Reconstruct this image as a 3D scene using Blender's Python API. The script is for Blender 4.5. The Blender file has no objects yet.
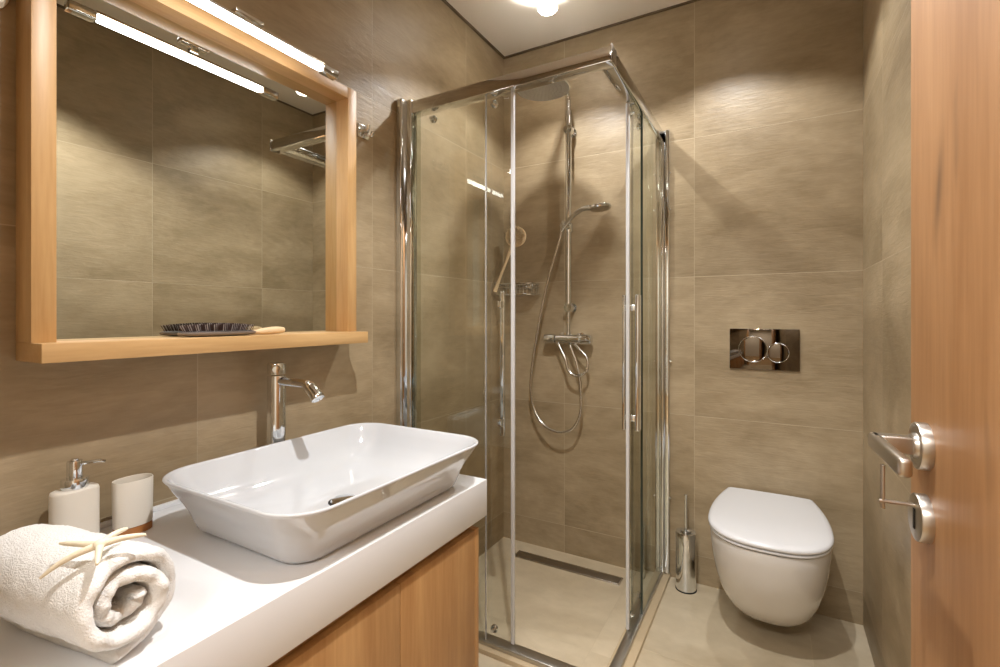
import bpy, bmesh, math, random
from mathutils import Vector, Matrix
random.seed(4)
S = bpy.context.scene
COL = S.collection
PI = math.pi
# ------------------------------------------------------------------ camera
XL, XR, YB, HC = -1.2453, .2846, 2.2336, 2.511
FPX, TH, V0 = 484.73, .5162, 316.1
cam = bpy.data.cameras.new('camera'); co = bpy.data.objects.new('camera', cam); COL.objects.link(co)
co.location = (0, 0, 1.15); co.rotation_euler = (PI/2, 0, TH)
cam.sensor_width = 36; cam.lens = FPX*36/1000; cam.clip_start = .02
cam.shift_y = -(333.5-V0)/1000.0
S.camera = co
# ------------------------------------------------------------------ world, exposure
W = bpy.data.worlds.new('world'); S.world = W; W.use_nodes = True
W.node_tree.nodes['Background'].inputs[0].default_value = (1, .93, .84, 1)
W.node_tree.nodes['Background'].inputs[1].default_value = .3
S.view_settings.view_transform = 'Standard'; S.view_settings.look = 'None'
S.view_settings.gamma = 1; S.view_settings.use_curve_mapping = False
S.view_settings.exposure = 0.03
WARM = (1, 1, 1)
def lamp(name, kind, loc, energy, color=WARM, rot=(0,0,0), **kw):
    l = bpy.data.lights.new(name, kind); l.energy = energy; l.color = color
    for k, v in kw.items(): setattr(l, k, v)
    o = bpy.data.objects.new(name, l); COL.objects.link(o); o.location = loc; o.rotation_euler = rot
    return o
LZ = 2.405
SPOTS = [(-.80, 1.80), (-.17, 1.80), (-.24, .62)]
for i, (x, y) in enumerate(SPOTS):
    lamp('downlight_beam', 'SPOT', (x, y, LZ-.03), [36, 29, 100][i], spot_size=math.radians(128), spot_blend=.35, shadow_soft_size=.022)
lamp('downlight_spill', 'SPOT', (SPOTS[0][0]-.012, SPOTS[0][1]-.016, LZ+.020), 9, rot=(PI, 0, 0), spot_size=math.radians(134), spot_blend=.12, shadow_soft_size=.008)
# added fill light in the hallway behind the door opening, without a fixture
lamp('hall_fill', 'AREA', (-.25, -1.0, 2.35), 40, (1, .97, .93), shape='RECTANGLE', size=.8, size_y=.5)

# ------------------------------------------------------------------ materials
def new_mat(name):
    m = bpy.data.materials.new(name); m.use_nodes = True
    nt = m.node_tree; b = nt.nodes['Principled BSDF']
    return m, nt, b
def srgb(r, g, b):
    f = lambda c: (c/255/12.92) if c/255 <= .04045 else ((c/255+.055)/1.055)**2.4
    return (f(r), f(g), f(b), 1)
def plain(name, col, rough=.5, metal=0, spec=.5, noise=0, scale=30, bump=0, coat=0, sheen=0):
    m, nt, b = new_mat(name)
    b.inputs['Base Color'].default_value = col; b.inputs['Roughness'].default_value = rough
    b.inputs['Metallic'].default_value = metal; b.inputs['Specular IOR Level'].default_value = spec
    b.inputs['Coat Weight'].default_value = coat; b.inputs['Coat Roughness'].default_value = .03
    b.inputs['Sheen Weight'].default_value = sheen
    if noise or bump:
        tc = nt.nodes.new('ShaderNodeTexCoord'); n = nt.nodes.new('ShaderNodeTexNoise')
        n.inputs['Scale'].default_value = scale; n.inputs['Detail'].default_value = 5
        nt.links.new(tc.outputs['Object'], n.inputs['Vector'])
        if noise:
            mx = nt.nodes.new('ShaderNodeMix'); mx.data_type = 'RGBA'
            mx.inputs[6].default_value = tuple(c*(1-noise) for c in col[:3])+(1,)
            mx.inputs[7].default_value = tuple(min(1, c*(1+noise)) for c in col[:3])+(1,)
            nt.links.new(n.outputs['Fac'], mx.inputs[0]); nt.links.new(mx.outputs[2], b.inputs['Base Color'])
        if bump:
            bp = nt.nodes.new('ShaderNodeBump'); bp.inputs['Strength'].default_value = bump; bp.inputs['Distance'].default_value = .004
            nt.links.new(n.outputs['Fac'], bp.inputs['Height']); nt.links.new(bp.outputs[0], b.inputs['Normal'])
    return m
def emis(name, col, strength):
    m, nt, b = new_mat(name)
    b.inputs['Base Color'].default_value = (.9, .9, .9, 1)
    b.inputs['Emission Color'].default_value = col; b.inputs['Emission Strength'].default_value = strength
    return m
def N(nt, typ, **kw):
    n = nt.nodes.new(typ)
    for k, v in kw.items(): setattr(n, k, v)
    return n
def M(nt, op, a, b=None, c=None):
    n = nt.nodes.new('ShaderNodeMath'); n.operation = op
    for i, v in enumerate((a, b, c)):
        if v is None: continue
        if isinstance(v, (int, float)): n.inputs[i].default_value = v
        else: nt.links.new(v, n.inputs[i])
    return n.outputs[0]
def tile_mat(name, ax_u, ax_v, u0, v0, light, dark, joint, size=.6, shift=None, rough=.42, jw=.0012, stretch=None):
    """stone-look tiles; ax_u/ax_v pick the axes, u0/v0 one joint; shift=(limit, v0b): another course height where u<limit"""
    m, nt, b = new_mat(name)
    tc = N(nt, 'ShaderNodeTexCoord'); sp = N(nt, 'ShaderNodeSeparateXYZ'); nt.links.new(tc.outputs['Object'], sp.inputs[0])
    U, V = sp.outputs[ax_u], sp.outputs[ax_v]
    if shift:
        g = M(nt, 'LESS_THAN', U, shift[0]); V = M(nt, 'SUBTRACT', V, M(nt, 'MULTIPLY', g, shift[1]-v0))
    u = M(nt, 'DIVIDE', M(nt, 'SUBTRACT', U, u0), size); v = M(nt, 'DIVIDE', M(nt, 'SUBTRACT', V, v0), size)
    fu, fv = M(nt, 'FLOOR', u), M(nt, 'FLOOR', v)
    du = M(nt, 'ABSOLUTE', M(nt, 'SUBTRACT', u, M(nt, 'ROUND', u))); dv = M(nt, 'ABSOLUTE', M(nt, 'SUBTRACT', v, M(nt, 'ROUND', v)))
    d = M(nt, 'MINIMUM', du, dv); j = M(nt, 'LESS_THAN', d, jw/size)
    cv = N(nt, 'ShaderNodeCombineXYZ'); nt.links.new(fu, cv.inputs[0]); nt.links.new(fv, cv.inputs[1])
    wn = N(nt, 'ShaderNodeTexWhiteNoise', noise_dimensions='3D'); nt.links.new(cv.outputs[0], wn.inputs['Vector'])
    # offset the pattern from tile to tile so that it breaks at the joints
    off = N(nt, 'ShaderNodeVectorMath', operation='SCALE'); nt.links.new(wn.outputs['Color'], off.inputs[0]); off.inputs['Scale'].default_value = 17
    add = N(nt, 'ShaderNodeVectorMath', operation='ADD'); nt.links.new(tc.outputs['Object'], add.inputs[0]); nt.links.new(off.outputs[0], add.inputs[1])
    mp = N(nt, 'ShaderNodeMapping'); mp.inputs['Scale'].default_value = stretch or (1, 1, 2.2); nt.links.new(add.outputs[0], mp.inputs[0])
    n1 = N(nt, 'ShaderNodeTexNoise'); n1.inputs['Scale'].default_value = 2.4; n1.inputs['Detail'].default_value = 7; n1.inputs['Roughness'].default_value = .62; n1.inputs['Distortion'].default_value = .5
    n2 = N(nt, 'ShaderNodeTexNoise'); n2.inputs['Scale'].default_value = 16; n2.inputs['Detail'].default_value = 6; n2.inputs['Roughness'].default_value = .6
    n3 = N(nt, 'ShaderNodeTexNoise'); n3.inputs['Scale'].default_value = 9; n3.inputs['Detail'].default_value = 4; n3.inputs['Distortion'].default_value = 1.5
    mp3 = N(nt, 'ShaderNodeMapping'); mp3.inputs['Scale'].default_value = (1, 1, 7); nt.links.new(add.outputs[0], mp3.inputs[0])
    for n in (n1, n2): nt.links.new(mp.outputs[0], n.inputs['Vector'])
    nt.links.new(mp3.outputs[0], n3.inputs['Vector'])
    f = M(nt, 'MULTIPLY_ADD', M(nt, 'SUBTRACT', n1.outputs['Fac'], .5), 2.4, .5)
    f = M(nt, 'MULTIPLY_ADD', M(nt, 'SUBTRACT', n2.outputs['Fac'], .5), .7, f)
    f = M(nt, 'MULTIPLY_ADD', M(nt, 'SUBTRACT', n3.outputs['Fac'], .5), .5, f)
    f = M(nt, 'MULTIPLY_ADD', M(nt, 'SUBTRACT', wn.outputs['Value'], .5), .45, f)
    cl = N(nt, 'ShaderNodeClamp'); nt.links.new(f, cl.inputs[0])
    mx = N(nt, 'ShaderNodeMix', data_type='RGBA'); mx.inputs[6].default_value = dark; mx.inputs[7].default_value = light
    nt.links.new(cl.outputs[0], mx.inputs[0])
    mj = N(nt, 'ShaderNodeMix', data_type='RGBA'); nt.links.new(j, mj.inputs[0]); nt.links.new(mx.outputs[2], mj.inputs[6]); mj.inputs[7].default_value = joint
    nt.links.new(mj.outputs[2], b.inputs['Base Color'])
    rr = M(nt, 'MULTIPLY_ADD', n2.outputs['Fac'], .3, rough-.15); nt.links.new(rr, b.inputs['Roughness'])
    h = M(nt, 'MULTIPLY_ADD', j, -.6, M(nt, 'MULTIPLY_ADD', n3.outputs['Fac'], .5, n1.outputs['Fac']))
    bp = N(nt, 'ShaderNodeBump'); bp.inputs['Strength'].default_value = .45; bp.inputs['Distance'].default_value = .004
    nt.links.new(h, bp.inputs['Height']); nt.links.new(bp.outputs[0], b.inputs['Normal'])
    return m
def wood(name, c1, c2, axis=2, scale=1.0, rough=.45, knots=0, fine=60, c3=None, spots=()):
    m, nt, b = new_mat(name)
    tc = N(nt, 'ShaderNodeTexCoord'); mp = N(nt, 'ShaderNodeMapping')
    s = [1, 1, 1]; s[axis] = .07; mp.inputs['Scale'].default_value = s
    nt.links.new(tc.outputs['Object'], mp.inputs[0])
    n1 = N(nt, 'ShaderNodeTexNoise'); n1.inputs['Scale'].default_value = 9*scale; n1.inputs['Detail'].default_value = 4; n1.inputs['Distortion'].default_value = .6
    n2 = N(nt, 'ShaderNodeTexNoise'); n2.inputs['Scale'].default_value = fine*scale*2; n2.inputs['Detail'].default_value = 3
    for n in (n1, n2): nt.links.new(mp.outputs[0], n.inputs['Vector'])
    f = M(nt, 'MULTIPLY_ADD', M(nt, 'SUBTRACT', n1.outputs['Fac'], .5), 2.2, .5)
    f = M(nt, 'MULTIPLY_ADD', M(nt, 'SUBTRACT', n2.outputs['Fac'], .5), .9, f)
    cl = N(nt, 'ShaderNodeClamp'); nt.links.new(f, cl.inputs[0])
    mx = N(nt, 'ShaderNodeMix', data_type='RGBA'); mx.inputs[6].default_value = c1; mx.inputs[7].default_value = c2
    nt.links.new(cl.outputs[0], mx.inputs[0]); out = mx.outputs[2]
    if knots:
        mpk = N(nt, 'ShaderNodeMapping'); sk = [1, 1, 1]; sk[axis] = .28; mpk.inputs['Scale'].default_value = sk
        mpk.inputs['Location'].default_value = (.37, .11, .405)
        nt.links.new(tc.outputs['Object'], mpk.inputs[0])
        vo = N(nt, 'ShaderNodeTexNoise'); vo.inputs['Scale'].default_value = 5.5; vo.inputs['Detail'].default_value = 3; vo.inputs['Distortion'].default_value = 1
        nt.links.new(mpk.outputs[0], vo.inputs['Vector'])
        mr = N(nt, 'ShaderNodeMapRange'); mr.inputs[1].default_value = .66; mr.inputs[2].default_value = .78
        nt.links.new(vo.outputs['Fac'], mr.inputs[0])
        kf = mr.outputs[0]
        for kp in spots:
            vs = N(nt, 'ShaderNodeVectorMath', operation='SUBTRACT'); nt.links.new(tc.outputs['Object'], vs.inputs[0]); vs.inputs[1].default_value = kp
            sk2 = N(nt, 'ShaderNodeSeparateXYZ'); nt.links.new(vs.outputs[0], sk2.inputs[0])
            yy = M(nt, 'MULTIPLY_ADD', sk2.outputs[2], .16, sk2.outputs[1])
            yy = M(nt, 'MULTIPLY_ADD', M(nt, 'SUBTRACT', n1.outputs['Fac'], .5), .05, yy)
            d2 = M(nt, 'ADD', M(nt, 'POWER', M(nt, 'ABSOLUTE', M(nt, 'DIVIDE', yy, .010)), 2.0), M(nt, 'POWER', M(nt, 'ABSOLUTE', M(nt, 'DIVIDE', sk2.outputs[2], .045)), 2.0))
            kf = M(nt, 'MAXIMUM', kf, M(nt, 'MULTIPLY', M(nt, 'EXPONENT', M(nt, 'MULTIPLY', d2, -1.0)), .9))
        mk = N(nt, 'ShaderNodeMix', data_type='RGBA'); nt.links.new(M(nt, 'MULTIPLY', kf, knots), mk.inputs[0]); nt.links.new(out, mk.inputs[6])
        mk.inputs[7].default_value = c3; out = mk.outputs[2]
    nt.links.new(out, b.inputs['Base Color'])
    b.inputs['Roughness'].default_value = rough
    bp = N(nt, 'ShaderNodeBump'); bp.inputs['Strength'].default_value = .12; bp.inputs['Distance'].default_value = .001
    nt.links.new(n2.outputs['Fac'], bp.inputs['Height']); nt.links.new(bp.outputs[0], b.inputs['Normal'])
    return m
def glass(name, tint, refl=1.0):
    """thin clear pane: lets light through with a Fresnel mirror layer on top"""
    m, nt, b = new_mat(name); nt.nodes.remove(b)
    o = nt.nodes['Material Output']; t = N(nt, 'ShaderNodeBsdfTransparent'); t.inputs[0].default_value = tint
    g = N(nt, 'ShaderNodeBsdfGlossy'); g.inputs['Roughness'].default_value = 0.0; g.inputs[0].default_value = (.9, .95, .9, 1)
    fr = N(nt, 'ShaderNodeFresnel'); fr.inputs[0].default_value = 1.5
    geo = N(nt, 'ShaderNodeNewGeometry')
    fac = M(nt, 'MULTIPLY', fr.outputs[0], M(nt, 'MULTIPLY', M(nt, 'SUBTRACT', 1.0, geo.outputs['Backfacing']), 1.7*refl))
    mx = N(nt, 'ShaderNodeMixShader'); nt.links.new(fac, mx.inputs[0]); nt.links.new(t.outputs[0], mx.inputs[1]); nt.links.new(g.outputs[0], mx.inputs[2])
    nt.links.new(mx.outputs[0], o.inputs[0])
    return m
TL, TD, TJ = srgb(174, 155, 125), srgb(139, 121, 92), srgb(176, 160, 133)
m_wall_back = tile_mat('stone_tile_back', 0, 2, -.303, .12, TL, TD, TJ)
m_wall_left = tile_mat('stone_tile_left', 1, 2, 1.275, .12, TL, TD, TJ)
m_wall_right = tile_mat('stone_tile_right', 1, 2, 1.26, .12, TL, TD, TJ)
m_floor = tile_mat('stone_tile_floor', 0, 1, .11, 1.70, srgb(206, 192, 166), srgb(182, 166, 138), srgb(196, 181, 152), rough=.38, stretch=(1, 1.6, 1))
m_floor_sh = tile_mat('stone_tile_shower_floor', 0, 1, -.56, 1.62, srgb(212, 197, 170), srgb(190, 174, 146), srgb(196, 180, 152), rough=.36, stretch=(1, 1.6, 1))
m_ceil = plain('ceiling_paint', srgb(222, 212, 196), .8)
m_gap = plain('shadow_gap', srgb(96, 80, 58), .7)
m_hall = plain('hall_paint', srgb(226, 220, 208), .8)
m_hall_floor = plain('hall_floor_oak', srgb(180, 150, 110), .5, noise=.15)
m_door = wood('door_wood', srgb(154, 108, 64), srgb(186, 140, 94), 2, 1.0, .5, knots=.85, c3=srgb(100, 70, 42), spots=((.149, .664, 1.281), (.175, .50, 1.0)))
m_door_frame = wood('door_frame_wood', srgb(190, 140, 84), srgb(212, 162, 104), 2)
m_oak_v = wood('oak_upright', srgb(180, 138, 86), srgb(206, 168, 116), 2, 1.3, .42)
m_oak_h = wood('oak_level', srgb(180, 138, 86), srgb(206, 168, 116), 1, 1.3, .42)
m_cab = wood('oak_cabinet', srgb(166, 120, 72), srgb(196, 152, 100), 2, 1.1, .45)
m_cab_in = plain('cabinet_shadow_channel', srgb(44, 28, 16), .6)  # near-black brown paints in the shade of the recess under the worktop
m_cork = plain('acacia_wood_base', srgb(176, 116, 62), .5, noise=.25, scale=60)
m_counter = plain('counter_solid_surface', srgb(230, 230, 231), .32)
m_basin = plain('basin_glazed_ceramic', srgb(206, 208, 211), .06, coat=.6)
m_toilet = plain('toilet_glazed_ceramic', srgb(214, 210, 205), .09, coat=.4)
m_seat = plain('toilet_seat_plastic', srgb(220, 220, 222), .22)
m_chrome = plain('chrome', (.74, .76, .78, 1), .06, 1)
m_chrome_refl = plain('chrome_mirroring_dark', (.17, .14, .11, 1), .04, 1)  # dark base colour stands in for dark surroundings mirrored in the chrome
m_alu = plain('polished_aluminium', (.74, .72, .69, 1), .16, 1)
m_railb = plain('satin_rail', (.50, .48, .44, 1), .3, 1)
m_steel = plain('brushed_steel', (.56, .52, .47, 1), .3, 1)
m_mirror = plain('mirror_silver', (.76, .78, .74, 1), .0, 1)
m_glass = glass('clear_shower_glass', (.986, .992, .984, 1))
m_edge = plain('glass_edge_seal', srgb(186, 192, 186), .25, spec=.6)
m_edge_dk = plain('dark_glass_edge', srgb(44, 52, 44), .2)
m_seal = plain('clear_door_seal', srgb(206, 206, 206), .3)
m_silver_seal = plain('silver_seal', (.62, .62, .62, 1), .25, .6)
m_rubber = plain('black_rubber', srgb(24, 22, 20), .5)
m_dark = plain('dark_slot', srgb(18, 15, 12), .5)
m_soap = plain('matt_white_ceramic', srgb(226, 220, 208), .42)
m_towel = plain('white_terry', srgb(240, 239, 236), .95, noise=.03, scale=420, bump=.55, sheen=.3)
m_star = plain('cream_starfish', srgb(238, 226, 200), .7, noise=.06, scale=90, bump=.3)
m_bristle = plain('dark_bristle', srgb(52, 30, 28), .5)
m_bpin = plain('pale_pin', srgb(168, 160, 156), .4)
m_pad = plain('brush_rubber_pad', srgb(64, 56, 54), .6)
m_bwood = plain('pale_brush_wood', srgb(226, 200, 160), .5, noise=.1, scale=40)
m_bwood_dk = plain('grey_brush_rim', srgb(120, 110, 102), .4)
m_bodybr = plain('natural_bristle', srgb(226, 204, 164), .9, noise=.2, scale=150, bump=1)
m_tube = emis('lit_diffuser', (1, .97, .98, 1), 18)
m_bulb = emis('lit_bulb', (1, .95, .86, 1), 12)
m_pale = plain('pale_plastic', srgb(222, 214, 192), .5)
m_hose = plain('shower_hose_steel', (.66, .63, .58, 1), .22, 1)
m_drain = plain('drain_steel', (.34, .31, .27, 1), .35, 1)

# ------------------------------------------------------------------ mesh helpers
def link(name, me, mat, parent=None, smooth=True):
    o = bpy.data.objects.new(name, me); COL.objects.link(o)
    for m in (mat if isinstance(mat, (list, tuple)) else [mat]): me.materials.append(m)
    if parent is not None:
        o.parent = parent; o.matrix_parent_inverse = parent.matrix_world.inverted() if False else Matrix.Translation(-parent.location)
    return o
def done(bm, name, mat, parent=None, smooth=True, angle=35):
    bmesh.ops.recalc_face_normals(bm, faces=bm.faces)
    me = bpy.data.meshes.new(name); bm.to_mesh(me); bm.free()
    if smooth:
        me.shade_smooth()
        try: me.set_sharp_from_angle(angle=math.radians(angle))
        except Exception: pass
    return link(name, me, mat, parent)
def bx(bm, x0, x1, y0, y1, z0, z1, bev=0, seg=2):
    r = bmesh.ops.create_cube(bm, size=1, matrix=Matrix.Translation(((x0+x1)/2, (y0+y1)/2, (z0+z1)/2)) @ Matrix.Diagonal((abs(x1-x0), abs(y1-y0), abs(z1-z0), 1)))
    if bev:
        es = {e for v in r['verts'] for e in v.link_edges}
        bmesh.ops.bevel(bm, geom=list(es), offset=bev, segments=seg, affect='EDGES', profile=.5)
def box(name, mat, x0, x1, y0, y1, z0, z1, bev=0, parent=None, seg=2):
    bm = bmesh.new(); bx(bm, x0, x1, y0, y1, z0, z1, bev, seg); return done(bm, name, mat, parent)
def rings(bm, rs, cap0=True, cap1=True, closed=True):
    """loft a list of vertex rings"""
    R = [[bm.verts.new(p) for p in r] for r in rs]
    n = len(R[0])
    for a, b in zip(R, R[1:]):
        for i in range(n if closed else n-1):
            j = (i+1) % n
            bm.faces.new((a[i], a[j], b[j], b[i]))
    if cap0: bm.faces.new(R[0][::-1])
    if cap1: bm.faces.new(R[-1])
    return R
def lathe(bm, prof, c=(0, 0, 0), n=40, axis=None, cap=True):
    """prof: (radius, height) along local z; axis: direction the z axis is turned to"""
    q = Vector((0, 0, 1)).rotation_difference(Vector(axis)).to_matrix() if axis is not None else Matrix.Identity(3)
    c = Vector(c); rs = []
    for r, h in prof:
        rs.append([c + q @ Vector((max(r, 1e-5)*math.cos(2*PI*i/n), max(r, 1e-5)*math.sin(2*PI*i/n), h)) for i in range(n)])
    rings(bm, rs, cap, cap)
def catmull(pts, k=10):
    P = [Vector(p) for p in pts]; P = [2*P[0]-P[1]] + P + [2*P[-1]-P[-2]]; out = []
    for i in range(1, len(P)-2):
        for s in range(k):
            t = s/k; a, b, c, d = P[i-1:i+3]
            out.append(.5*((2*b)+(-a+c)*t+(2*a-5*b+4*c-d)*t*t+(-a+3*b-3*c+d)*t**3))
    out.append(P[-2]); return out
def tube(bm, pts, r, n=14, smooth=0, rfun=None, cap=True):
    P = catmull(pts, smooth) if smooth else [Vector(p) for p in pts]
    T = [(P[min(i+1, len(P)-1)]-P[max(i-1, 0)]).normalized() for i in range(len(P))]
    up = Vector((0, 0, 1)) if abs(T[0].z) < .9 else Vector((1, 0, 0))
    u = (up - T[0]*up.dot(T[0])).normalized(); rs = []
    for i, p in enumerate(P):
        u = (u - T[i]*u.dot(T[i])).normalized(); w = T[i].cross(u)
        rr = rfun(i/(len(P)-1)) if rfun else r
        rs.append([p + u*rr*math.cos(2*PI*k/n) + w*rr*math.sin(2*PI*k/n) for k in range(n)])
    rings(bm, rs, cap, cap)
def rrect(cx, cy, hx, hy, r, z, k=8):
    r = min(r, hx*.999, hy*.999); out = []
    for qx, qy, a0 in ((1, 1, 0), (-1, 1, 90), (-1, -1, 180), (1, -1, 270)):
        for i in range(k+1):
            a = math.radians(a0+90*i/k)
            out.append(Vector((cx+qx*(hx-r)+r*math.cos(a), cy+qy*(hy-r)+r*math.sin(a), z)))
    return out
def empty(name, loc=(0, 0, 0)):
    o = bpy.data.objects.new(name, None); COL.objects.link(o); o.location = loc; o.empty_display_size = .05; return o
def tag(o, label, cat, group=None):
    o['label'] = label; o['category'] = cat
    if group: o['group'] = group
    return o
def struct(o, label=None):
    o['kind'] = 'structure'
    if label: o['label'] = label
    return o
def rotz_about(o_list, c, a): pass

# ------------------------------------------------------------------ the room
YF = -.07           # face of the doorway wall
struct(box('floor', m_floor, XL, XR, YF-.14, YB, -.08, 0) if False else (lambda bm: (bx(bm, XL, XR, YF-.14, 1.405, -.08, 0), bx(bm, -.40, XR, 1.405, YB, -.08, 0), done(bm, 'floor', m_floor, smooth=False))[2])(bmesh.new()), 'beige stone tiled floor in front of the shower and under the toilet')
bm = bmesh.new(); bx(bm, XL, -.475, 1.475, YB, -.08, -.015)
struct(done(bm, 'floor_shower', m_floor_sh, smooth=False), 'beige stone tiled floor inside the glass shower')
bm = bmesh.new(); bx(bm, XL, -.40, 1.405, 1.475, -.08, .016, .002); bx(bm, -.475, -.40, 1.475, YB, -.08, .016, .002)
m_kerb = plain('kerb_stone', srgb(188, 168, 136), .4, noise=.08, scale=8)
struct(done(bm, 'trim_1', m_kerb), 'beige stone kerb strip under the shower glass')
struct(box('wall_left', m_wall_left, XL-.12, XL, YF-.14, YB+.12, -.08, HC), 'beige stone tiled wall behind the mirror and washbasin')
struct(box('wall_back', m_wall_back, XL, XR, YB, YB+.12, -.08, HC), 'beige stone tiled wall behind the shower and toilet')
struct(box('wall_right', m_wall_right, XR, XR+.12, YF-.14, YB+.12, -.08, HC), 'beige stone tiled wall to the right of the toilet')
DX0, DX1, DH = -.64, .205, 2.06
bm = bmesh.new(); bx(bm, XL, DX0, YF-.14, YF, 0, HC); bx(bm, DX1, XR, YF-.14, YF, 0, HC); bx(bm, DX0, DX1, YF-.14, YF, DH, HC)
struct(done(bm, 'wall_front', m_wall_back, smooth=False))
bm = bmesh.new()
bx(bm, DX0, DX0+.03, YF-.15, YF+.005, 0, DH, .002); bx(bm, DX1-.02, DX1, YF-.15, YF-.01, 0, DH, .002); bx(bm, DX0+.03, DX1-.02, YF-.15, YF+.005, DH-.03, DH, .002)
struct(done(bm, 'trim_2', m_door_frame))
struct(box('ceiling', m_ceil, XL-.12, XR+.12, YF-.14, YB+.12, HC, HC+.1))
# dark strip coloured as the shade of a gap where ceiling meets tiles
bm = bmesh.new(); g = .012
bx(bm, XL, XL+g, YF, YB, HC-.006, HC); bx(bm, XL+g, XR-g, YB-g, YB, HC-.006, HC); bx(bm, XR-g, XR, YF, YB, HC-.006, HC)
struct(done(bm, 'trim_3', m_gap, smooth=False))
# hallway behind the open door
struct(box('wall_hall', m_hall, -1.6, 1.0, -2.0, -1.9, 0, 2.5)); struct(box('wall_hall_left', m_hall, -1.7, -1.6, -2.0, YF-.14, 0, 2.5)); struct(box('wall_hall_right', m_hall, 1.0, 1.1, -2.0, YF-.14, 0, 2.5))
struct(box('floor_hall', m_hall_floor, -1.7, 1.1, -2.0, YF-.14, -.08, 0)); struct(box('ceiling_hall', m_hall, -1.7, 1.1, -2.0, YF-.14, 2.5, 2.6))

# ------------------------------------------------------------------ vanity: worktop + cabinet
CT, XC, CY0, CY1, CB = .702, -.689, .10, 1.142, .602
bm = bmesh.new(); bx(bm, XL, XC, CY0, CY1, CB, CT, .0018, 2)
wt = done(bm, 'worktop', m_counter); tag(wt, 'thick white washbasin worktop fixed along the left wall', 'countertop')
bm = bmesh.new(); bx(bm, XL, XL+.012, CY0, CY1, CT, CT+.010, .001); struct(done(bm, 'trim_4', m_counter), 'thin white upstand strip between worktop and tiled wall')
cab = empty('vanity_cabinet', (-.97, .6, .12)); tag(cab, 'oak wall-hung vanity cabinet under the white worktop', 'cabinet')
XF = -.701
bm = bmesh.new(); bx(bm, XL, XF-.02, .13, 1.10, .14, .583); done(bm, 'body', m_cab, cab, False)
bm = bmesh.new(); bx(bm, XL, XF-.03, .14, 1.09, .583, CB); done(bm, 'recess_channel', m_cab_in, cab, False)
bm = bmesh.new(); bx(bm, XL, XF, 1.10, 1.118, .12, .576, .001); done(bm, 'side_panel', m_cab, cab)
bm = bmesh.new(); bx(bm, XL, XF, .112, .13, .12, .576, .001); done(bm, 'side_panel', m_cab, cab)
bm = bmesh.new(); bx(bm, XL, XF, .13, 1.10, .12, .14, .001); done(bm, 'bottom_panel', m_cab, cab)
for y0, y1 in ((.802, 1.099), (.467, .800), (.132, .465)):
    bm = bmesh.new(); bx(bm, XF-.018, XF, y0, y1, .142, .574, .001); done(bm, 'door', m_cab, cab)

# ------------------------------------------------------------------ basin
BX, BY = -.896, .813
hx, hy = .232, .306
root = empty('washbasin', (BX, BY, CT)); tag(root, 'white rectangular ceramic vessel basin on the worktop below the mirror', 'sink')
bm = bmesh.new()
prof = [(-.080, -.078, .0), (-.068, -.066, .001), (-.060, -.058, .005), (-.053, -.050, .014), (-.047, -.044, .030), (-.040, -.037, .050), (-.030, -.028, .068), (-.016, -.015, .090), (-.004, -.004, .110), (0, 0, .116), (-.0012, -.0012, .1185), (-.004, -.004, .1195), (-.007, -.007, .1185), (-.010, -.010, .115), (-.020, -.020, .095), (-.034, -.036, .070), (-.048, -.054, .048), (-.066, -.080, .034), (-.095, -.120, .0275), (-.15, -.20, .024), (-.205, -.29, .022)]
rr = [rrect(BX, BY, hx+a, hy+b, max(.085+a*.55, .01), CT+h, 10) for a, b, h in prof]
rings(bm, rr)
done(bm, 'bowl', m_basin, root, angle=80)
bm = bmesh.new(); lathe(bm, [(.0, .0), (.030, .0), (.031, .003), (.028, .006), (.012, .008), (0, .0085)], (BX+.035, BY-.02, CT+.0225), 32)
done(bm, 'drain_plug', m_chrome, root)
bm = bmesh.new(); lathe(bm, [(.036, 0), (.036, .001), (.031, .0012)], (BX+.035, BY-.02, CT+.0225), 32); done(bm, 'drain_ring', m_dark, root)

# ------------------------------------------------------------------ tap
TX, TY = -1.172, .841
root = empty('basin_tap', (TX, TY, CT)); tag(root, 'tall chrome mixer tap standing behind the white basin', 'tap')
bm = bmesh.new(); lathe(bm, [(.029, 0), (.029, .006), (.0235, .009), (.0235, .285), (.0225, .288)], (TX, TY, CT), 40); done(bm, 'body', m_chrome, root)
bm = bmesh.new(); lathe(bm, [(.0235, .292), (.0235, .317), (.021, .322), (0, .323)], (TX, TY, CT), 40); done(bm, 'cap', m_chrome, root)
bm = bmesh.new(); lathe(bm, [(.0105, .012), (.0105, .034), (.009, .037), (0, .0375)], (TX, TY, CT+.307), 20, (.8, -.6, 0)); done(bm, 'lever', m_chrome, root)
bm = bmesh.new(); tube(bm, [(TX+.012, TY, CT+.274), (TX+.06, TY, CT+.274), (TX+.108, TY, CT+.273), (TX+.126, TY, CT+.270), (TX+.143, TY, CT+.259), (TX+.160, TY, CT+.243)], .012, 20, 5, rfun=lambda t: .0115 if t < .45 else min(.0155, .0115+.016*(t-.45))); done(bm, 'spout', m_chrome, root, angle=60)
bm = bmesh.new(); lathe(bm, [(.0165, -.004), (.0175, .002), (.0165, .007), (.0135, .008), (.010, .005)], (TX+.160, TY, CT+.243), 24, (.62, 0, -.78)); done(bm, 'aerator', m_chrome, root)

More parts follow.
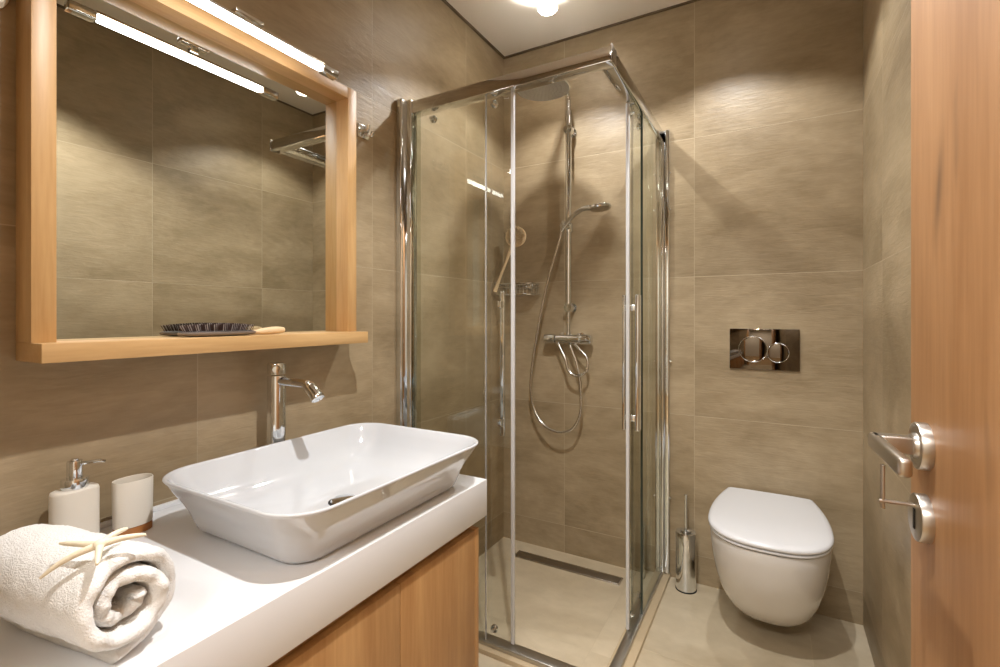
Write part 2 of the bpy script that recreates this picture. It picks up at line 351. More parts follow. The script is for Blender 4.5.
# ------------------------------------------------------------------ soap dispenser and tumbler
def oval(cx, cy, a, b, z, n=40, p=2.3):
    out = []
    for i in range(n):
        t = 2*PI*i/n; c, s = math.cos(t), math.sin(t)
        out.append(Vector((cx+a*math.copysign(abs(c)**(2/p), c), cy+b*math.copysign(abs(s)**(2/p), s), z)))
    return out
sx, sy = -1.168, .406
root = empty('soap_dispenser', (sx, sy, CT)); tag(root, 'white ceramic soap dispenser with chrome pump behind the rolled towel', 'soap dispenser')
bm = bmesh.new(); rings(bm, [oval(sx, sy, a, b, CT+h) for a, b, h in ((.024, .034, .012), (.0265, .0372, .013), (.0265, .0372, .112), (.0255, .036, .1165), (.0215, .032, .1185), (.010, .010, .120))]); done(bm, 'bottle', m_soap, root, angle=50)
bm = bmesh.new(); rings(bm, [oval(sx, sy, .0265, .0372, CT), oval(sx, sy, .0265, .0372, CT+.0125)]); done(bm, 'wooden_base', m_cork, root)
bm = bmesh.new(); lathe(bm, [(.0205, .119), (.0215, .121), (.0215, .136), (.0205, .138), (.0125, .1385), (.0125, .168), (.0115, .171), (.006, .172), (.006, .1745), (0, .175)], (sx, sy, CT), 32)
done(bm, 'pump', m_chrome, root)
bm = bmesh.new(); tube(bm, [(sx+.004, sy+.004, CT+.165), (sx+.026, sy+.030, CT+.1675), (sx+.031, sy+.037, CT+.165)], .003, 10); done(bm, 'nozzle', m_chrome, root)
kx, ky = -1.165, .5015
root = empty('tumbler', (kx, ky, CT)); tag(root, 'white oval toothbrush tumbler with wooden base beside the basin', 'cup')
bm = bmesh.new(); rings(bm, [oval(kx, ky, a, b, CT+h) for a, b, h in ((.022, .032, .0155), (.0245, .0345, .016), (.0255, .0355, .108), (.0248, .0348, .1095), (.0235, .0335, .109), (.0225, .0325, .10), (.0215, .0315, .022))]); done(bm, 'cup', m_soap, root, angle=50)
bm = bmesh.new(); rings(bm, [oval(kx, ky, .0238, .0338, CT), oval(kx, ky, .0243, .0343, CT+.015)]); done(bm, 'wooden_base', m_cork, root)

# ------------------------------------------------------------------ rolled towel and starfish
def noise2(a, b): return math.sin(a*2.1+b*1.3)*.5+math.sin(a*4.7-b*2.9+1)*.3+math.sin(a*9.1+b*6.3+2)*.2
TE = Vector((-.735, .312, CT+.074)); TD_ = Vector((-.985, -.16, .0)).normalized()   # end face centre, axis away from the end
TLEN = .27
side = Vector((0, 0, 1)).cross(TD_).normalized()
root = empty('rolled_towel', (TE.x+TD_.x*.1, TE.y+TD_.y*.1, CT)); tag(root, 'rolled white terry towel lying on the worktop, topped by a starfish', 'towel')
bm = bmesh.new()
# the cross-section is a real spiral of thick cloth
def spiral(s, ty):
    """s in 0..1 along the cloth from core to the outer lap"""
    turns = 2.35; a = s*turns*2*PI
    r = .012+.0235*s*turns
    return a, r
nseg, nt_ = 260, 60
thick = .0205
grid_o, grid_i = [], []
for j in range(nt_+1):
    t = j/nt_; ro, ri = [], []
    for i in range(nseg+1):
        s = i/nseg; a, r = spiral(s, t)
        taper = 1-.10*max(0, (t-.55)/.45)**2
        wob = 1+.02*noise2(a*.5, t*7)+.012*noise2(a*1.3+3, t*13)
        end_push = .010*math.sin(s*9)+.006*noise2(a, 3)
        for lst, off in ((ro, thick*.48), (ri, -thick*.48)):
            rad = max(.0015, (r+off)*wob*taper)
            # rounded selvedge at both ends of the roll
            e = min(t, 1-t)*nt_
            if e < 3: rad = (r+off*[.30, .72, .93][int(e)])*wob*taper
            rad += random.uniform(-.0006, .0006)
            ang = a+2.75
            px = math.cos(ang)*rad*1.03; pz = math.sin(ang)*rad*.98
            along = -.004+t*TLEN+(end_push if t < .5 else -end_push)*(1-2*min(t, 1-t))
            lst.append(TE+TD_*along+side*px+Vector((0, 0, pz)))
    grid_o.append(ro); grid_i.append(ri)
rs = [o + i[::-1] for o, i in zip(grid_o, grid_i)]
minz = min(p.z for r in rs for p in r)
for r in rs:
    for p in r:
        if p.z < CT+.010: p.z = CT+.002+(p.z-minz)*(.008/(CT+.010-minz))
R_ = rings(bm, rs, False, False)
for ring, flip in ((R_[0], True), (R_[-1], False)):
    n = len(ring); h = n//2
    for i in range(h-1):
        q = (ring[i], ring[i+1], ring[n-2-i], ring[n-1-i]); bm.faces.new(q[::-1] if flip else q)
tw = done(bm, 'terry_cloth', m_towel, root, angle=180)
# a loose lap of cloth spreading flat under the back of the roll
bm = bmesh.new(); rs = []
for j in range(15):
    t = j/14; c0 = TE+TD_*(.05+t*.23); w = .046+.022*math.sin(t*3+.3)
    L = -side*1.0
    ring = []
    for i in range(9):
        u = i/8; ring.append(Vector((c0.x, c0.y, 0))+side*(-.01-w*u*1.0)+Vector((0, 0, CT+.0135+.004*math.sin(u*5+t*6)*(1-u))))
    for i in range(8, -1, -1):
        u = i/8; ring.append(Vector((c0.x, c0.y, 0))+side*(-.01-w*u*1.0)+Vector((0, 0, CT+.0015)))
    rs.append(ring)
rings(bm, rs); done(bm, 'loose_hem', m_towel, root, angle=180)
# terry loops: a fuzz of short fibres modelled as a particle-free bump is in the material
top = TE+TD_*.135+Vector((0, 0, .0735))
bm = bmesh.new()
def zp(u, v, z):
    r = (u-500)/FPX; c, s_ = math.cos(TH), math.sin(TH); t = (1.15-z)*FPX/(v-V0)
    return Vector((t*(r*c-s_), t*(r*s_+c), z))
topz = CT+.1565
C0 = zp(100, 544, topz)
for (u, v, L) in ((40, 564, .075), (60, 549, .055), (97, 566, .03), (146, 544, .06), (127, 537, .05)):
    d = zp(u, v, topz-.012)-C0; d.z = 0; pts = []
    for i in range(8):
        t = i/7; p = C0+d*t; lat = (p-TE).dot(side)
        p.z = topz-(.078-math.sqrt(max(.0001, .078**2-min(lat, .07)**2)))*.9+.002; pts.append(p)
    tube(bm, pts, .006, 10, 0, rfun=lambda t: .0040*(1-t)**.5*.75+.0017)
lathe(bm, [(0, -.005), (.007, -.003), (.0075, .001), (.004, .004), (0, .0045)], C0+Vector((0, 0, .001)), 16)
st = done(bm, 'starfish', m_star, None, angle=60); tag(st, 'small cream dried starfish lying on top of the rolled towel', 'starfish')

# ------------------------------------------------------------------ mirror
FX, SX, MX = -1.171, -1.124, -1.222
MY0, MY1, SZ0, SZ1, MT = .344, 1.128, 1.066, 1.101, 1.872
root = empty('wall_mirror', (XL, .736, SZ0)); tag(root, 'large wall mirror in an oak box frame with shelf above the basin', 'mirror')
bm = bmesh.new(); bx(bm, XL, SX, MY0, MY1+.004, SZ0, SZ1, .001); done(bm, 'shelf', m_oak_h, root)
bm = bmesh.new(); bx(bm, XL, FX, MY0, MY0+.036, SZ1, MT, .001); done(bm, 'jamb', m_oak_v, root)
bm = bmesh.new(); bx(bm, XL, FX, MY1-.036, MY1, SZ1, MT, .001); done(bm, 'jamb', m_oak_v, root)
bm = bmesh.new(); bx(bm, XL, FX, MY0+.036, MY1-.036, MT-.035, MT, .001); done(bm, 'top_rail', m_oak_h, root)
bm = bmesh.new(); bx(bm, XL+.002, MX, MY0+.036, MY1-.036, SZ1, MT-.035); done(bm, 'mirror_glass', m_mirror, root, False)

# lamp over the mirror
LX, LY0, LY1, LZm = -1.090, .455, .972, 1.833
root = empty('mirror_lamp', (LX, .715, LZm)); tag(root, 'slim chrome strip lamp with white tube over the oak mirror', 'lamp')
bm = bmesh.new(); bx(bm, LX-.008, LX+.008, LY0+.055, LY1-.055, LZm-.007, LZm+.005, .004, 4); done(bm, 'light_tube', m_tube, root)
bm = bmesh.new(); bx(bm, LX-.013, LX+.013, LY0+.05, LY1-.05, LZm+.0065, LZm+.0125, .001); done(bm, 'housing', m_alu, root)
for y0, y1 in ((LY0, LY0+.053), (LY1-.053, LY1)):
    bm = bmesh.new(); bx(bm, LX-.013, LX+.013, y0, y1, LZm-.010, LZm+.0125, .004, 3); done(bm, 'end_cap', m_chrome, root)
bm = bmesh.new(); bx(bm, FX-.03, LX-.02, .705, .725, MT+.0005, MT+.005, .001); bx(bm, LX-.022, LX-.006, .705, .725, LZm+.0125, LZm+.030, .001); bx(bm, LX-.024, LX-.02, .705, .725, LZm+.030, MT+.005, .001); done(bm, 'mount_arm', m_chrome, root)
bm = bmesh.new(); bx(bm, LX-.026, LX-.004, .680, .752, LZm+.028, LZm+.040, .002); done(bm, 'clamp', m_alu, root)

# hairbrush on the mirror shelf, bristles up
root = empty('hairbrush', (-1.158, .66, SZ1)); tag(root, 'paddle hairbrush with dark bristles and wooden handle on the mirror shelf', 'hairbrush')
bxc, byc = -1.183, .692
bm = bmesh.new(); rings(bm, [oval(bxc, byc, a, b, SZ1+h, 48, 2.6) for a, b, h in ((.022, .068, .0005), (.032, .090, .004), (.034, .0925, .008), (.033, .091, .011))]); done(bm, 'paddle', m_bwood_dk, root, angle=60)
bm = bmesh.new(); rings(bm, [oval(bxc, byc, a, b, SZ1+h, 48, 2.6) for a, b, h in ((.031, .089, .011), (.030, .086, .0125), (.022, .06, .0142), (.004, .01, .0146))]); done(bm, 'cushion', m_pad, root, angle=60)
bm = bmesh.new(); bm2 = bmesh.new()
for i in range(-6, 7):
    for k in range(-17, 18):
        x = bxc+i*.0047+(.0023 if k % 2 else 0); y = byc+k*.0051
        if ((x-bxc)/.028)**2+((y-byc)/.083)**2 > 1: continue
        lean = Vector(((x-bxc)*.12, (y-byc)*.10, 0))
        b0 = Vector((x, y, SZ1+.012)); hgt = .0205-.006*(((x-bxc)/.030)**2+((y-byc)/.085)**2)
        tube(bm2 if (i+k) % 4 == 0 else bm, [b0, b0+lean+Vector((0, 0, hgt))], .0007, 5)
done(bm, 'bristles', m_bristle, root); done(bm2, 'pins', m_bpin, root)
bm = bmesh.new(); tube(bm, [(bxc, byc+.084, SZ1+.007), (bxc+.002, byc+.108, SZ1+.0085), (bxc+.006, byc+.138, SZ1+.0105), (bxc+.010, byc+.160, SZ1+.0115), (bxc+.012, byc+.174, SZ1+.011)], .009, 16, 5, rfun=lambda t: .0062+.0038*math.sin(PI*min(1, max(0, (t-.15)/.85))**.9) if t < .97 else .003)
done(bm, 'handle', m_bwood, root, angle=60)

# small fittings on the left wall
root = empty('robe_hook', (XL, 1.225, 1.788)); tag(root, 'small chrome wall hook right of the mirror frame', 'hook')
bm = bmesh.new(); bx(bm, XL, XL+.008, 1.200, 1.250, 1.765, 1.81, .002); done(bm, 'wall_plate', m_chrome, root)
bm = bmesh.new(); tube(bm, [(XL+.006, 1.215, 1.79), (XL+.035, 1.215, 1.785), (XL+.042, 1.215, 1.80)], .006, 12, 4); tube(bm, [(XL+.006, 1.237, 1.785), (XL+.030, 1.237, 1.772), (XL+.040, 1.237, 1.785)], .006, 12, 4); done(bm, 'prong', m_chrome, root)
bm = bmesh.new(); lathe(bm, [(.042, 0), (.042, .010), (.036, .016), (0, .018)], (XL, .292, 1.745), 40, (1, 0, 0)); o = done(bm, 'wall_disc', m_pale); tag(o, 'pale round wall fitting left of the mirror at the photo edge', 'wall fitting')

# ------------------------------------------------------------------ shower enclosure
EX, EY = -.436, 1.437      # outer glass planes
KZ = .016                  # top of kerb
root = empty('shower_enclosure', (EX, EY, KZ)); tag(root, 'square corner shower enclosure of clear glass with chrome frame', 'shower cabin')
RT0, RT1 = 1.912, 1.958
def part(fn, name, mat, parent=root, **kw):
    bm = bmesh.new(); fn(bm); return done(bm, name, mat, parent, **kw)
part(lambda b: bx(b, XL, EX+.010, EY-.018, EY+.030, RT0, RT1, .003), 'top_rail', m_chrome)
part(lambda b: bx(b, EX-.030, EX+.012, EY+.030, YB, RT0, RT1, .003), 'top_rail', m_chrome)
part(lambda b: (bx(b, EX+.010, EX+.014, EY-.020, EY+.030, RT0-.002, RT1+.005, .001)), 'corner_cap', m_alu)
part(lambda b: bx(b, XL, EX+.006, EY-.012, EY+.030, KZ, KZ+.016, .003), 'bottom_rail', m_railb)
part(lambda b: bx(b, EX-.026, EX+.008, EY+.030, YB, KZ, KZ+.014, .003), 'bottom_rail', m_railb)
def prof_front(b):
    bx(b, XL, XL+.030, EY-.042, EY+.022, KZ, RT1+.012, .008, 4)
    bx(b, XL, XL+.058, EY-.022, EY+.018, KZ, RT1+.008, .006, 3)
part(prof_front, 'wall_profile', m_chrome)
def prof_side(b):
    bx(b, EX+.010, EX+.034, YB-.022, YB, KZ, RT1+.012, .007, 4)
    bx(b, EX+.000, EX+.012, YB-.036, YB, KZ, RT1+.006, .005, 3)
part(prof_side, 'wall_profile', m_chrome)
for z in (.35, .95, 1.62, 1.78):
    part(lambda b: lathe(b, [(.005, 0), (.005, .005), (.003, .006)], (EX+.034, YB-.013, z), 12, (1, 0, 0)), 'screw', m_alu)
G0, G1 = KZ+.014, RT0+.01
XFIX, XD0, XD1 = -.873, -1.17, -.770     # fixed pane ends, sliding door span (front side)
part(lambda b: bx(b, XL+.045, XFIX, EY-.003, EY+.003, G0, G1), 'fixed_pane', m_glass, smooth=False)
part(lambda b: bx(b, XFIX, XFIX+.003, EY-.004, EY+.004, G0, G1), 'pane_edge', m_silver_seal)
part(lambda b: bx(b, XL+.058, XL+.085, EY-.0035, EY+.0035, G0, G1), 'wall_seal', glass('wall_seal_vinyl', (.86, .88, .84, 1)), smooth=False)
d1 = part(lambda b: bx(b, XD0, XD1-.012, EY+.018, EY+.024, G0+.006, G1), 'sliding_door', m_glass, smooth=False)
part(lambda b: bx(b, XD1-.013, XD1, EY+.015, EY+.027, G0+.004, RT0, .003), 'edge_seal', m_seal, d1)
YFIX, YD0, YD1 = 1.850, 1.722, 2.13
part(lambda b: bx(b, EX-.003, EX+.003, YFIX, YB-.045, G0, G1), 'fixed_pane', m_glass, smooth=False)
part(lambda b: bx(b, EX-.004, EX+.004, YFIX-.004, YFIX, G0, G1), 'pane_edge', m_edge_dk)
d2 = part(lambda b: bx(b, EX-.024, EX-.018, YD0+.012, YD1, G0+.006, G1), 'sliding_door', m_glass, smooth=False)
part(lambda b: bx(b, EX-.027, EX-.015, YD0, YD0+.014, G0+.004, RT0-.003, .003), 'edge_seal', m_seal, d2)
def handle_f(b):
    xx = -.832
    for y0, y1 in ((EY+.040, EY+.054),):
        bx(b, xx-.009, xx+.009, y0, y1, .730, 1.238, .004, 3)
    for z in (.78, 1.19): bx(b, xx-.007, xx+.007, EY+.022, EY+.042, z-.012, z+.012, .002)
part(handle_f, 'handle', m_chrome, d1)
def handle_s(b):
    for x0, x1 in ((EX-.050, EX-.038), (EX-.004, EX+.012)):
        bx(b, x0, x1, YD0+.034, YD0+.070, .735, 1.228, .004, 3)
    for z in (.78, 1.18): bx(b, EX-.042, EX-.002, YD0+.040, YD0+.058, z-.012, z+.012, .002)
part(handle_s, 'handle', m_chrome, d2)
def roller(b, p, ax):
    lathe(b, [(.006, -.016), (.006, -.002), (.012, -.002), (.014, 0), (.014, .007), (.011, .009), (.005, .010)], p, 20, ax)
for x in (-1.12, -.855):
    part(lambda b: roller(b, (x, EY+.026, RT0-.020), (0, 1, 0)), 'roller', m_chrome, d1)
    part(lambda b: roller(b, (x, EY+.026, KZ+.040), (0, 1, 0)), 'roller', m_chrome, d1)
for y in (YD0+.06, YD0+.20):
    part(lambda b: roller(b, (EX-.026, y, RT0-.020), (-1, 0, 0)), 'roller', m_chrome, d2)
    part(lambda b: roller(b, (EX-.026, y, KZ+.040), (-1, 0, 0)), 'roller', m_chrome, d2)

# linear drain in the shower floor
root = empty('shower_drain', (-.85, 2.10, -.015)); tag(root, 'long steel linear drain set in the shower floor by the back wall', 'drain')
bm = bmesh.new(); bx(bm, -1.105, -.585, 2.072, 2.140, -.030, -.011, .001); done(bm, 'frame', m_alu, root)
bm = bmesh.new(); bx(bm, -1.098, -.592, 2.080, 2.132, -.020, -.009, .001); done(bm, 'grate', m_drain, root)

# ------------------------------------------------------------------ shower set
RX, RY = -.859, 2.178
root = empty('shower_column', (RX, YB, 1.046)); tag(root, 'chrome shower column with round rain head and hand shower in the corner cabin', 'shower')
bm = bmesh.new(); tube(bm, [(RX, RY, 1.07), (RX, RY, 1.30)], .009, 16); done(bm, 'riser_pipe', m_chrome, root)
bm = bmesh.new(); tube(bm, [(RX, RY, 1.19), (RX, RY, 2.13)], .0145, 18); tube(bm, [(RX, RY, 2.12), (RX, RY, 2.185), (RX, RY-.02, 2.215), (RX, RY-.06, 2.222), (RX, 1.98, 2.200), (RX, 1.91, 2.185), (RX, 1.886, 2.165), (RX, 1.884, 2.135)], .0095, 14, 6); done(bm, 'slide_bar', m_chrome, root)
bm = bmesh.new(); lathe(bm, [(.016, .035), (.018, .014), (.05, .008), (.116, .006), (.119, .002), (.117, -.002), (.112, -.003)], (RX, 1.884, 2.118), 48); done(bm, 'rain_head', m_chrome, root)
bm = bmesh.new()
lathe(bm, [(.111, -.0032), (.111, -.0045), (.0001, -.0045)], (RX, 1.884, 2.118), 48)
for ring_, rad in enumerate((.014, .030, .046, .062, .080, .098)):
    n = 6+ring_*6
    for i in range(n):
        a = 2*PI*i/n; lathe(bm, [(.0024, -.0045), (.0018, -.0075)], (RX+rad*math.cos(a), 1.884+rad*math.sin(a), 2.118), 6)
done(bm, 'spray_plate', plain('spray_plate_grey', (.42, .42, .42, 1), .3, .6), root)
for z in (2.04, 1.19):
    bm = bmesh.new(); tube(bm, [(RX, RY+.0, z), (RX, YB, z)], .011, 16); lathe(bm, [(.020, -.014), (.022, -.010), (.022, .016), (.018, .02)], (RX, RY, z), 24, (0, 1, 0)); lathe(bm, [(.022, 0), (.022, .008)], (RX, YB-.008, z), 24, (0, 1, 0))
    done(bm, 'wall_bracket', m_chrome, root)
bm = bmesh.new(); lathe(bm, [(.020, -.022), (.021, -.018), (.021, .018), (.02, .022)], (RX, RY, 1.57), 24); tube(bm, [(RX, RY-.01, 1.57), (RX, RY-.055, 1.575)], .013, 14); lathe(bm, [(.016, -.012), (.017, 0), (.016, .012)], (RX, RY-.06, 1.577), 20, (.5, -.3, .55)); done(bm, 'holder', m_chrome, root)
hs = bmesh.new()
H0 = Vector((RX-.012, RY-.056, 1.553)); H1 = Vector((-.665, 2.02, 1.617))
tube(hs, [H0, H0+Vector((.035, -.015, .032)), H0+Vector((.085, -.042, .062)), H0+Vector((.135, -.070, .074)), H1+Vector((-.02, .012, .003))], .011, 16, 6, rfun=lambda t: .0095+.003*t)
done(hs, 'hand_shower', m_chrome, root)
hp = [o for o in COL.objects if o.name == 'hand_shower'][0]
bm = bmesh.new(); lathe(bm, [(.012, .013), (.034, .010), (.044, .004), (.046, -.003), (.043, -.009), (.0001, -.010)], H1+Vector((.018, -.012, -.002)), 36, (-.12, .05, 1)); done(bm, 'spray_head', m_chrome, hp)
# thermostatic mixer
MZ = 1.040
bm = bmesh.new()
lathe(bm, [(.018, -.060), (.0215, -.056), (.0215, .060), (.018, .064)], (RX, 2.165, MZ), 28, (1, 0, 0)); lathe(bm, [(.012, 0), (.012, .028)], (RX, RY, MZ+.010), 20); done(bm, 'mixer_body', m_chrome, root)
for s in (-1, 1):
    bm = bmesh.new(); lathe(bm, [(.019, .062), (.0235, .066), (.0245, .080), (.0235, .114), (.020, .118), (0, .119)], (RX, 2.165, MZ), 28, (s, 0, 0)); tube(bm, [(RX+s*.095, 2.165-.018, MZ), (RX+s*.095, 2.165-.034, MZ+.003)], .005, 10); done(bm, 'knob', m_chrome, root)
    bm = bmesh.new(); lathe(bm, [(.030, 0), (.030, .010), (.014, .014), (.014, .068)], (RX+s*.045, YB, MZ), 28, (0, -1, 0)); done(bm, 'wall_flange', m_chrome, root)
# hoses (pixel-traced long loop, hanging near the wall)
def bp(u, v, y):
    r = (u-500)/FPX; c, s = math.cos(TH), math.sin(TH); t = y/(r*s+c)
    return Vector((t*(r*c-s), y, 1.15-(v-V0)/FPX*t))
pts = [H0, bp(559, 243, 2.12), bp(547, 285, 2.13), bp(537, 335, 2.14), bp(531, 378, 2.15), bp(533, 405, 2.15), bp(543, 424, 2.14), bp(558, 432, 2.13), bp(572, 429, 2.13), bp(580, 415, 2.14), bp(581, 395, 2.15), bp(578, 368, 2.155), Vector((RX+.012, 2.160, MZ-.022))]
bm = bmesh.new(); tube(bm, pts, .0065, 12, 8); done(bm, 'hose', m_hose, root, angle=180)
pts = [Vector((RX-.045, 2.155, MZ-.02)), bp(565, 358, 2.14), bp(569, 371, 2.14), bp(578, 376, 2.14), bp(587, 370, 2.14), bp(587, 358, 2.145), bp(580, 350, 2.15), Vector((RX+.035, 2.160, MZ-.02))]
bm = bmesh.new(); tube(bm, pts, .0065, 12, 8); done(bm, 'connecting_hose', m_hose, root, angle=180)

# corner wire basket with a body brush
root = empty('shower_basket', (-1.13, YB, 1.255)); tag(root, 'chrome wire basket on the shower back wall near the corner', 'shower basket')
bX0, bX1, bY0, bY1, bZ0, bZ1 = XL+.012, -1.035, YB-.115, YB-.006, 1.258, 1.312
bm = bmesh.new()
for z, rr_ in ((bZ1, .0035), (bZ0, .003), ((bZ0+bZ1)/2+.008, .002)):
    P = [(bX0, bY1, z), (bX1, bY1, z), (bX1-.003, bY0+.02, z), (bX1-.03, bY0, z), (bX0, bY0, z), (bX0, bY1, z)]
    tube(bm, P, rr_, 8)
done(bm, 'rim', m_chrome, root)
bm = bmesh.new()
for i in range(10):
    x = bX0+(bX1-bX0-.008)*(i+.5)/10
    tube(bm, [(x, bY0+.002, bZ1), (x, bY0+.002, bZ0), (x, bY1, bZ0), (x, bY1, bZ1)], .0015, 6)
for i in range(5):
    y = bY0+.02+(bY1-bY0-.03)*i/4; tube(bm, [(bX1-.002, y, bZ1), (bX1-.002, y, bZ0)], .0015, 6)
done(bm, 'wires', m_chrome, root)
bm = bmesh.new(); lathe(bm, [(.014, 0), (.016, .004), (.012, .010), (0, .012)], (bX1-.05, bY1, bZ1-.012), 16, (0, -1, 0)); done(bm, 'suction_cup', m_chrome, root); bm = bmesh.new(); lathe(bm, [(.014, 0), (.016, .004), (.012, .010), (0, .012)], (bX0+.05, bY1, bZ1-.012), 16, (0, -1, 0)); done(bm, 'suction_cup', m_chrome, root)
root = empty('bath_brush', (-1.15, 2.15, 1.27)); tag(root, 'round wooden bath brush standing in the wire shower basket', 'brush')
hd = Vector((-1.122, 2.135, 1.545)); ft = Vector((-1.222, 2.10, 1.272))
dr = (hd-ft).normalized()
bm = bmesh.new(); tube(bm, [ft, ft+dr*.08, ft+dr*.17, hd-dr*.03], .008, 12, 4, rfun=lambda t: .0105-.004*math.sin(t*PI)); done(bm, 'handle', m_bwood, root)
nrm = Vector((.30, -.93, .12)).normalized()
bm = bmesh.new(); lathe(bm, [(.046, 0), (.052, .003), (.053, .010), (.050, .015), (0, .016)], hd-nrm*.012, 36, nrm); done(bm, 'head', m_bwood, root)
bm = bmesh.new()
for i in range(420):
    a = random.random()*2*PI; r_ = .046*math.sqrt(random.random())
    q = Vector((0, 0, 1)).rotation_difference(nrm).to_matrix()
    p = hd+nrm*.003+q @ Vector((r_*math.cos(a), r_*math.sin(a), 0))
    tube(bm, [p, p+nrm*.020+q @ Vector((math.cos(a), math.sin(a), 0))*.004*(r_/.046)], .0013, 4)
done(bm, 'bristles', m_bodybr, root)

# ------------------------------------------------------------------ toilet
TCX = -.022
def dsec(cx, hw, front, z, rear=YB-.001, rw=None, n=30, p=2.5):
    """D-shaped section: straight against the wall, rounded front"""
    rw = rw or hw; L = rear-front; out = []
    my = rear-L*.56
    for i in range(n+1):               # front half ellipse from right to left
        t = -PI*i/n; c, s = math.cos(t), math.sin(t)
        out.append(Vector((cx+hw*math.copysign(abs(c)**(2/p), c), my+(my-front)*math.copysign(abs(s)**(2/p), s), z)))
    for i in range(1, 9):
        t = i/8; out.append(Vector((cx-hw+(hw-rw)*t**2, my+(rear-my)*t, z)))
    for i in range(1, 4): out.append(Vector((cx-rw+2*rw*i/4, rear, z)))
    for i in range(8, 0, -1):
        t = i/8; out.append(Vector((cx+hw-(hw-rw)*t**2, my+(rear-my)*t, z)))
    return out
root = empty('toilet', (TCX, YB, .06)); tag(root, 'white wall-hung toilet with closed lid below the flush plate', 'toilet')
bm = bmesh.new()
secs = [(.050, .19, .034), (.076, .225, .039), (.098, .268, .060), (.120, .322, .090), (.142, .380, .137), (.158, .428, .192), (.171, .466, .254), (.179, .494, .316), (.183, .508, .368), (.184, .513, .400), (.182, .511, .407), (.165, .49, .4085)]
rings(bm, [dsec(TCX, hw, YB-L, z, rw=min(hw, .165)) for hw, L, z in secs]); done(bm, 'bowl', m_toilet, root, angle=60)
def lidsec(hw, front, z, rear=YB-.018): 
    return dsec(TCX, hw, front, z, rear=rear, rw=hw*.80, p=2.6)
bm = bmesh.new(); rings(bm, [lidsec(hw, YB-L, z) for hw, L, z in ((.180, .508, .411), (.185, .516, .413), (.186, .518, .4165), (.185, .517, .420), (.181, .512, .4212))]); done(bm, 'seat', m_seat, root, angle=60)
bm = bmesh.new(); rings(bm, [lidsec(hw, YB-L, z) for hw, L, z in ((.179, .508, .4235), (.187, .519, .4255), (.189, .522, .430), (.188, .521, .436), (.183, .514, .4405), (.170, .495, .443), (.10, .40, .4445))]); done(bm, 'lid', m_seat, root, angle=60)
bm = bmesh.new(); bx(bm, TCX-.155, TCX+.155, YB-.016, YB-.001, .405, .418, .002); done(bm, 'hinge_bar', m_seat, root)

# flush plate
root = empty('flush_plate', (-.04, YB, 1.015)); tag(root, 'glossy chrome dual flush plate on the wall above the toilet', 'flush plate')
FX0, FX1, FZ0, FZ1 = -.164, .084, .934, 1.098
bm = bmesh.new(); bx(bm, FX0, FX1, YB-.012, YB-.001, FZ0, FZ1, .0015); done(bm, 'plate', m_chrome_refl, root)
for cx, cz, r in ((-.078, 1.016, .052), (.010, 1.004, .038)):
    bm = bmesh.new(); lathe(bm, [(r-.003, 0), (r-.003, .003), (r-.005, .0035), (0, .0036)], (cx, YB-.012, cz), 48, (0, -1, 0)); bt = done(bm, 'button', m_chrome_refl, root)
    bm = bmesh.new(); n = 56
    tube(bm, [(cx+r*math.cos(2*PI*i/n), YB-.0145, cz+r*math.sin(2*PI*i/n)) for i in range(n+1)], .0017, 8, cap=False); done(bm, 'ring', m_chrome, bt)

# toilet brush
root = empty('toilet_brush', (-.327, 2.165, 0)); tag(root, 'chrome toilet brush holder on the floor between shower and toilet', 'toilet brush')
bm = bmesh.new(); lathe(bm, [(.040, .003), (.041, .006), (.041, .238), (.040, .242), (0, .243)], (-.327, 2.165, 0), 40); done(bm, 'holder', m_chrome, root)
bm = bmesh.new(); lathe(bm, [(.042, 0), (.043, .002), (.042, .005)], (-.327, 2.165, 0), 40); done(bm, 'base_ring', m_rubber, root)
bm = bmesh.new(); lathe(bm, [(.022, .243), (.022, .249), (.006, .252), (.0055, .385), (.0065, .39), (.0065, .398), (0, .40)], (-.327, 2.165, 0), 20); done(bm, 'handle', m_chrome, root)

# ------------------------------------------------------------------ door leaf with hardware
PHI = math.radians(-3.5)
dr = Vector((math.sin(PHI), math.cos(PHI), 0)); nn = Vector((-math.cos(PHI), math.sin(PHI), 0))
Bp = Vector((.1467, .704, 0))
E0 = Bp+dr*.055
def leaf_pt(a, b, z):     # a along the leaf back from its free edge, b out of the face
    return E0-dr*a+nn*b+Vector((0, 0, z))
def lbox(bm, a0, a1, b0, b1, z0, z1, bev=0):
    r = bmesh.ops.create_cube(bm, size=1, matrix=Matrix.Diagonal((abs(a1-a0), abs(b1-b0), abs(z1-z0), 1)))
    vs = r['verts']
    mt = Matrix(((-dr.x, nn.x, 0, 0), (-dr.y, nn.y, 0, 0), (0, 0, 1, 0), (0, 0, 0, 1))); c = leaf_pt((a0+a1)/2, (b0+b1)/2, (z0+z1)/2)
    mt = Matrix.Translation(c) @ mt
    if bev:
        rr = bmesh.ops.bevel(bm, geom=list({e for v in vs for e in v.link_edges}), offset=bev, segments=3, affect='EDGES', profile=.5)
        vs = list({v for f in rr['faces'] for v in f.verts} | {v for v in vs if v.is_valid})
    bmesh.ops.transform(bm, matrix=mt, verts=[v for v in bm.verts if v in set(vs)])
door = empty('door_1', tuple(leaf_pt(.75, 0, .006))); struct(door, 'open oak door leaf with steel handle at the right edge')
bm = bmesh.new(); lbox(bm, 0, .775, -.040, 0, .008, 2.045, .0015); done(bm, 'door_leaf', m_door, door)
ZH, ZK = 1.005, .925
bm = bmesh.new(); lathe(bm, [(.0262, 0), (.0262, .009), (.0255, .0105), (.023, .011), (.021, .0095), (.0145, .0095), (.0135, .013), (.0135, .014), (0, .014)], leaf_pt(.056, 0, ZH), 48, nn); done(bm, 'handle_rosette', m_steel, door)
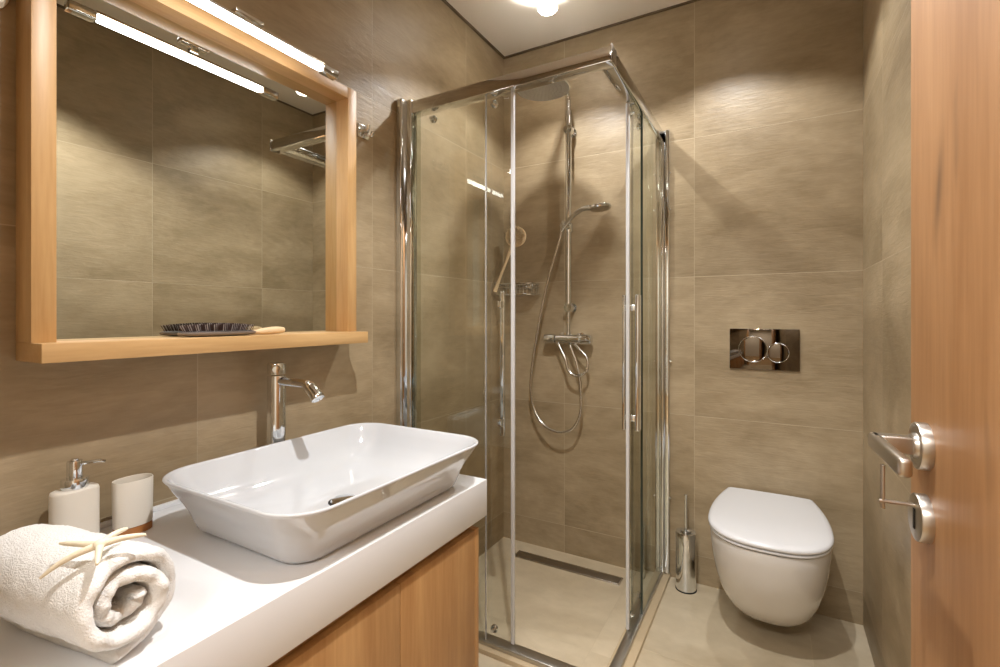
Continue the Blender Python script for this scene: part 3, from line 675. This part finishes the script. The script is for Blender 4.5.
# lever: square neck out from the rosette, then a flat bar back towards the hinges
bm = bmesh.new(); lbox(bm, .056-.010, .056+.009, .010, .050, ZH-.0095, ZH+.0095, .002); lbox(bm, .046, .056+.112, .040, .052, ZH-.0090, ZH+.0095, .0042); done(bm, 'door_handle', m_steel, door)
bm = bmesh.new(); lathe(bm, [(.0262, 0), (.0262, .009), (.0255, .0105), (.023, .011), (0, .011)], leaf_pt(.056, 0, ZK), 48, nn); kr = done(bm, 'key_rosette', m_steel, door)
bm = bmesh.new(); lbox(bm, .0535, .0585, .0100, .0118, ZK-.013, ZK+.009, 0); done(bm, 'keyhole', m_dark, kr)
bm = bmesh.new(); P0 = leaf_pt(.056, .010, ZK+.013); P1 = leaf_pt(.056, .043, ZK+.013); tube(bm, [P0, P1], .0023, 12)
tube(bm, [leaf_pt(.054, .039, ZK+.004), leaf_pt(.054, .039, ZK+.054)], .0022, 10); lbox(bm, .050, .058, .0375, .0405, ZK+.004, ZK+.054, .001); done(bm, 'key', m_steel, kr)

# ------------------------------------------------------------------ ceiling spotlights
def spot(i, x, y):
    root = empty('ceiling_spotlight', (x, y, HC))
    lab = ['small ceiling spotlight with white bulb above the shower', 'small ceiling spotlight with white bulb above the toilet', 'small ceiling spotlight with white bulb between washbasin and door']
    tag(root, lab[i], 'ceiling lamp', 'small round ceiling spotlights')
    bm = bmesh.new(); lathe(bm, [(.030, HC-.001), (.030, HC-.006), (.027, HC-.008), (.009, HC-.009), (.009, LZ+.012)], (x, y, 0), 32); done(bm, 'mount', m_chrome, root)
    bm = bmesh.new(); bx(bm, x-.006, x+.006, y-.03, y+.03, LZ+.008, LZ+.013, .001); done(bm, 'bracket', m_chrome, root)
    bm = bmesh.new(); lathe(bm, [(.016, LZ+.010), (.030, LZ+.006), (.038, LZ-.002), (.040, LZ-.012), (.034, LZ-.020), (0, LZ-.023)], (x, y, 0), 32); done(bm, 'bulb', m_bulb, root)
for i, (x, y) in enumerate(SPOTS): spot(i, x, y)
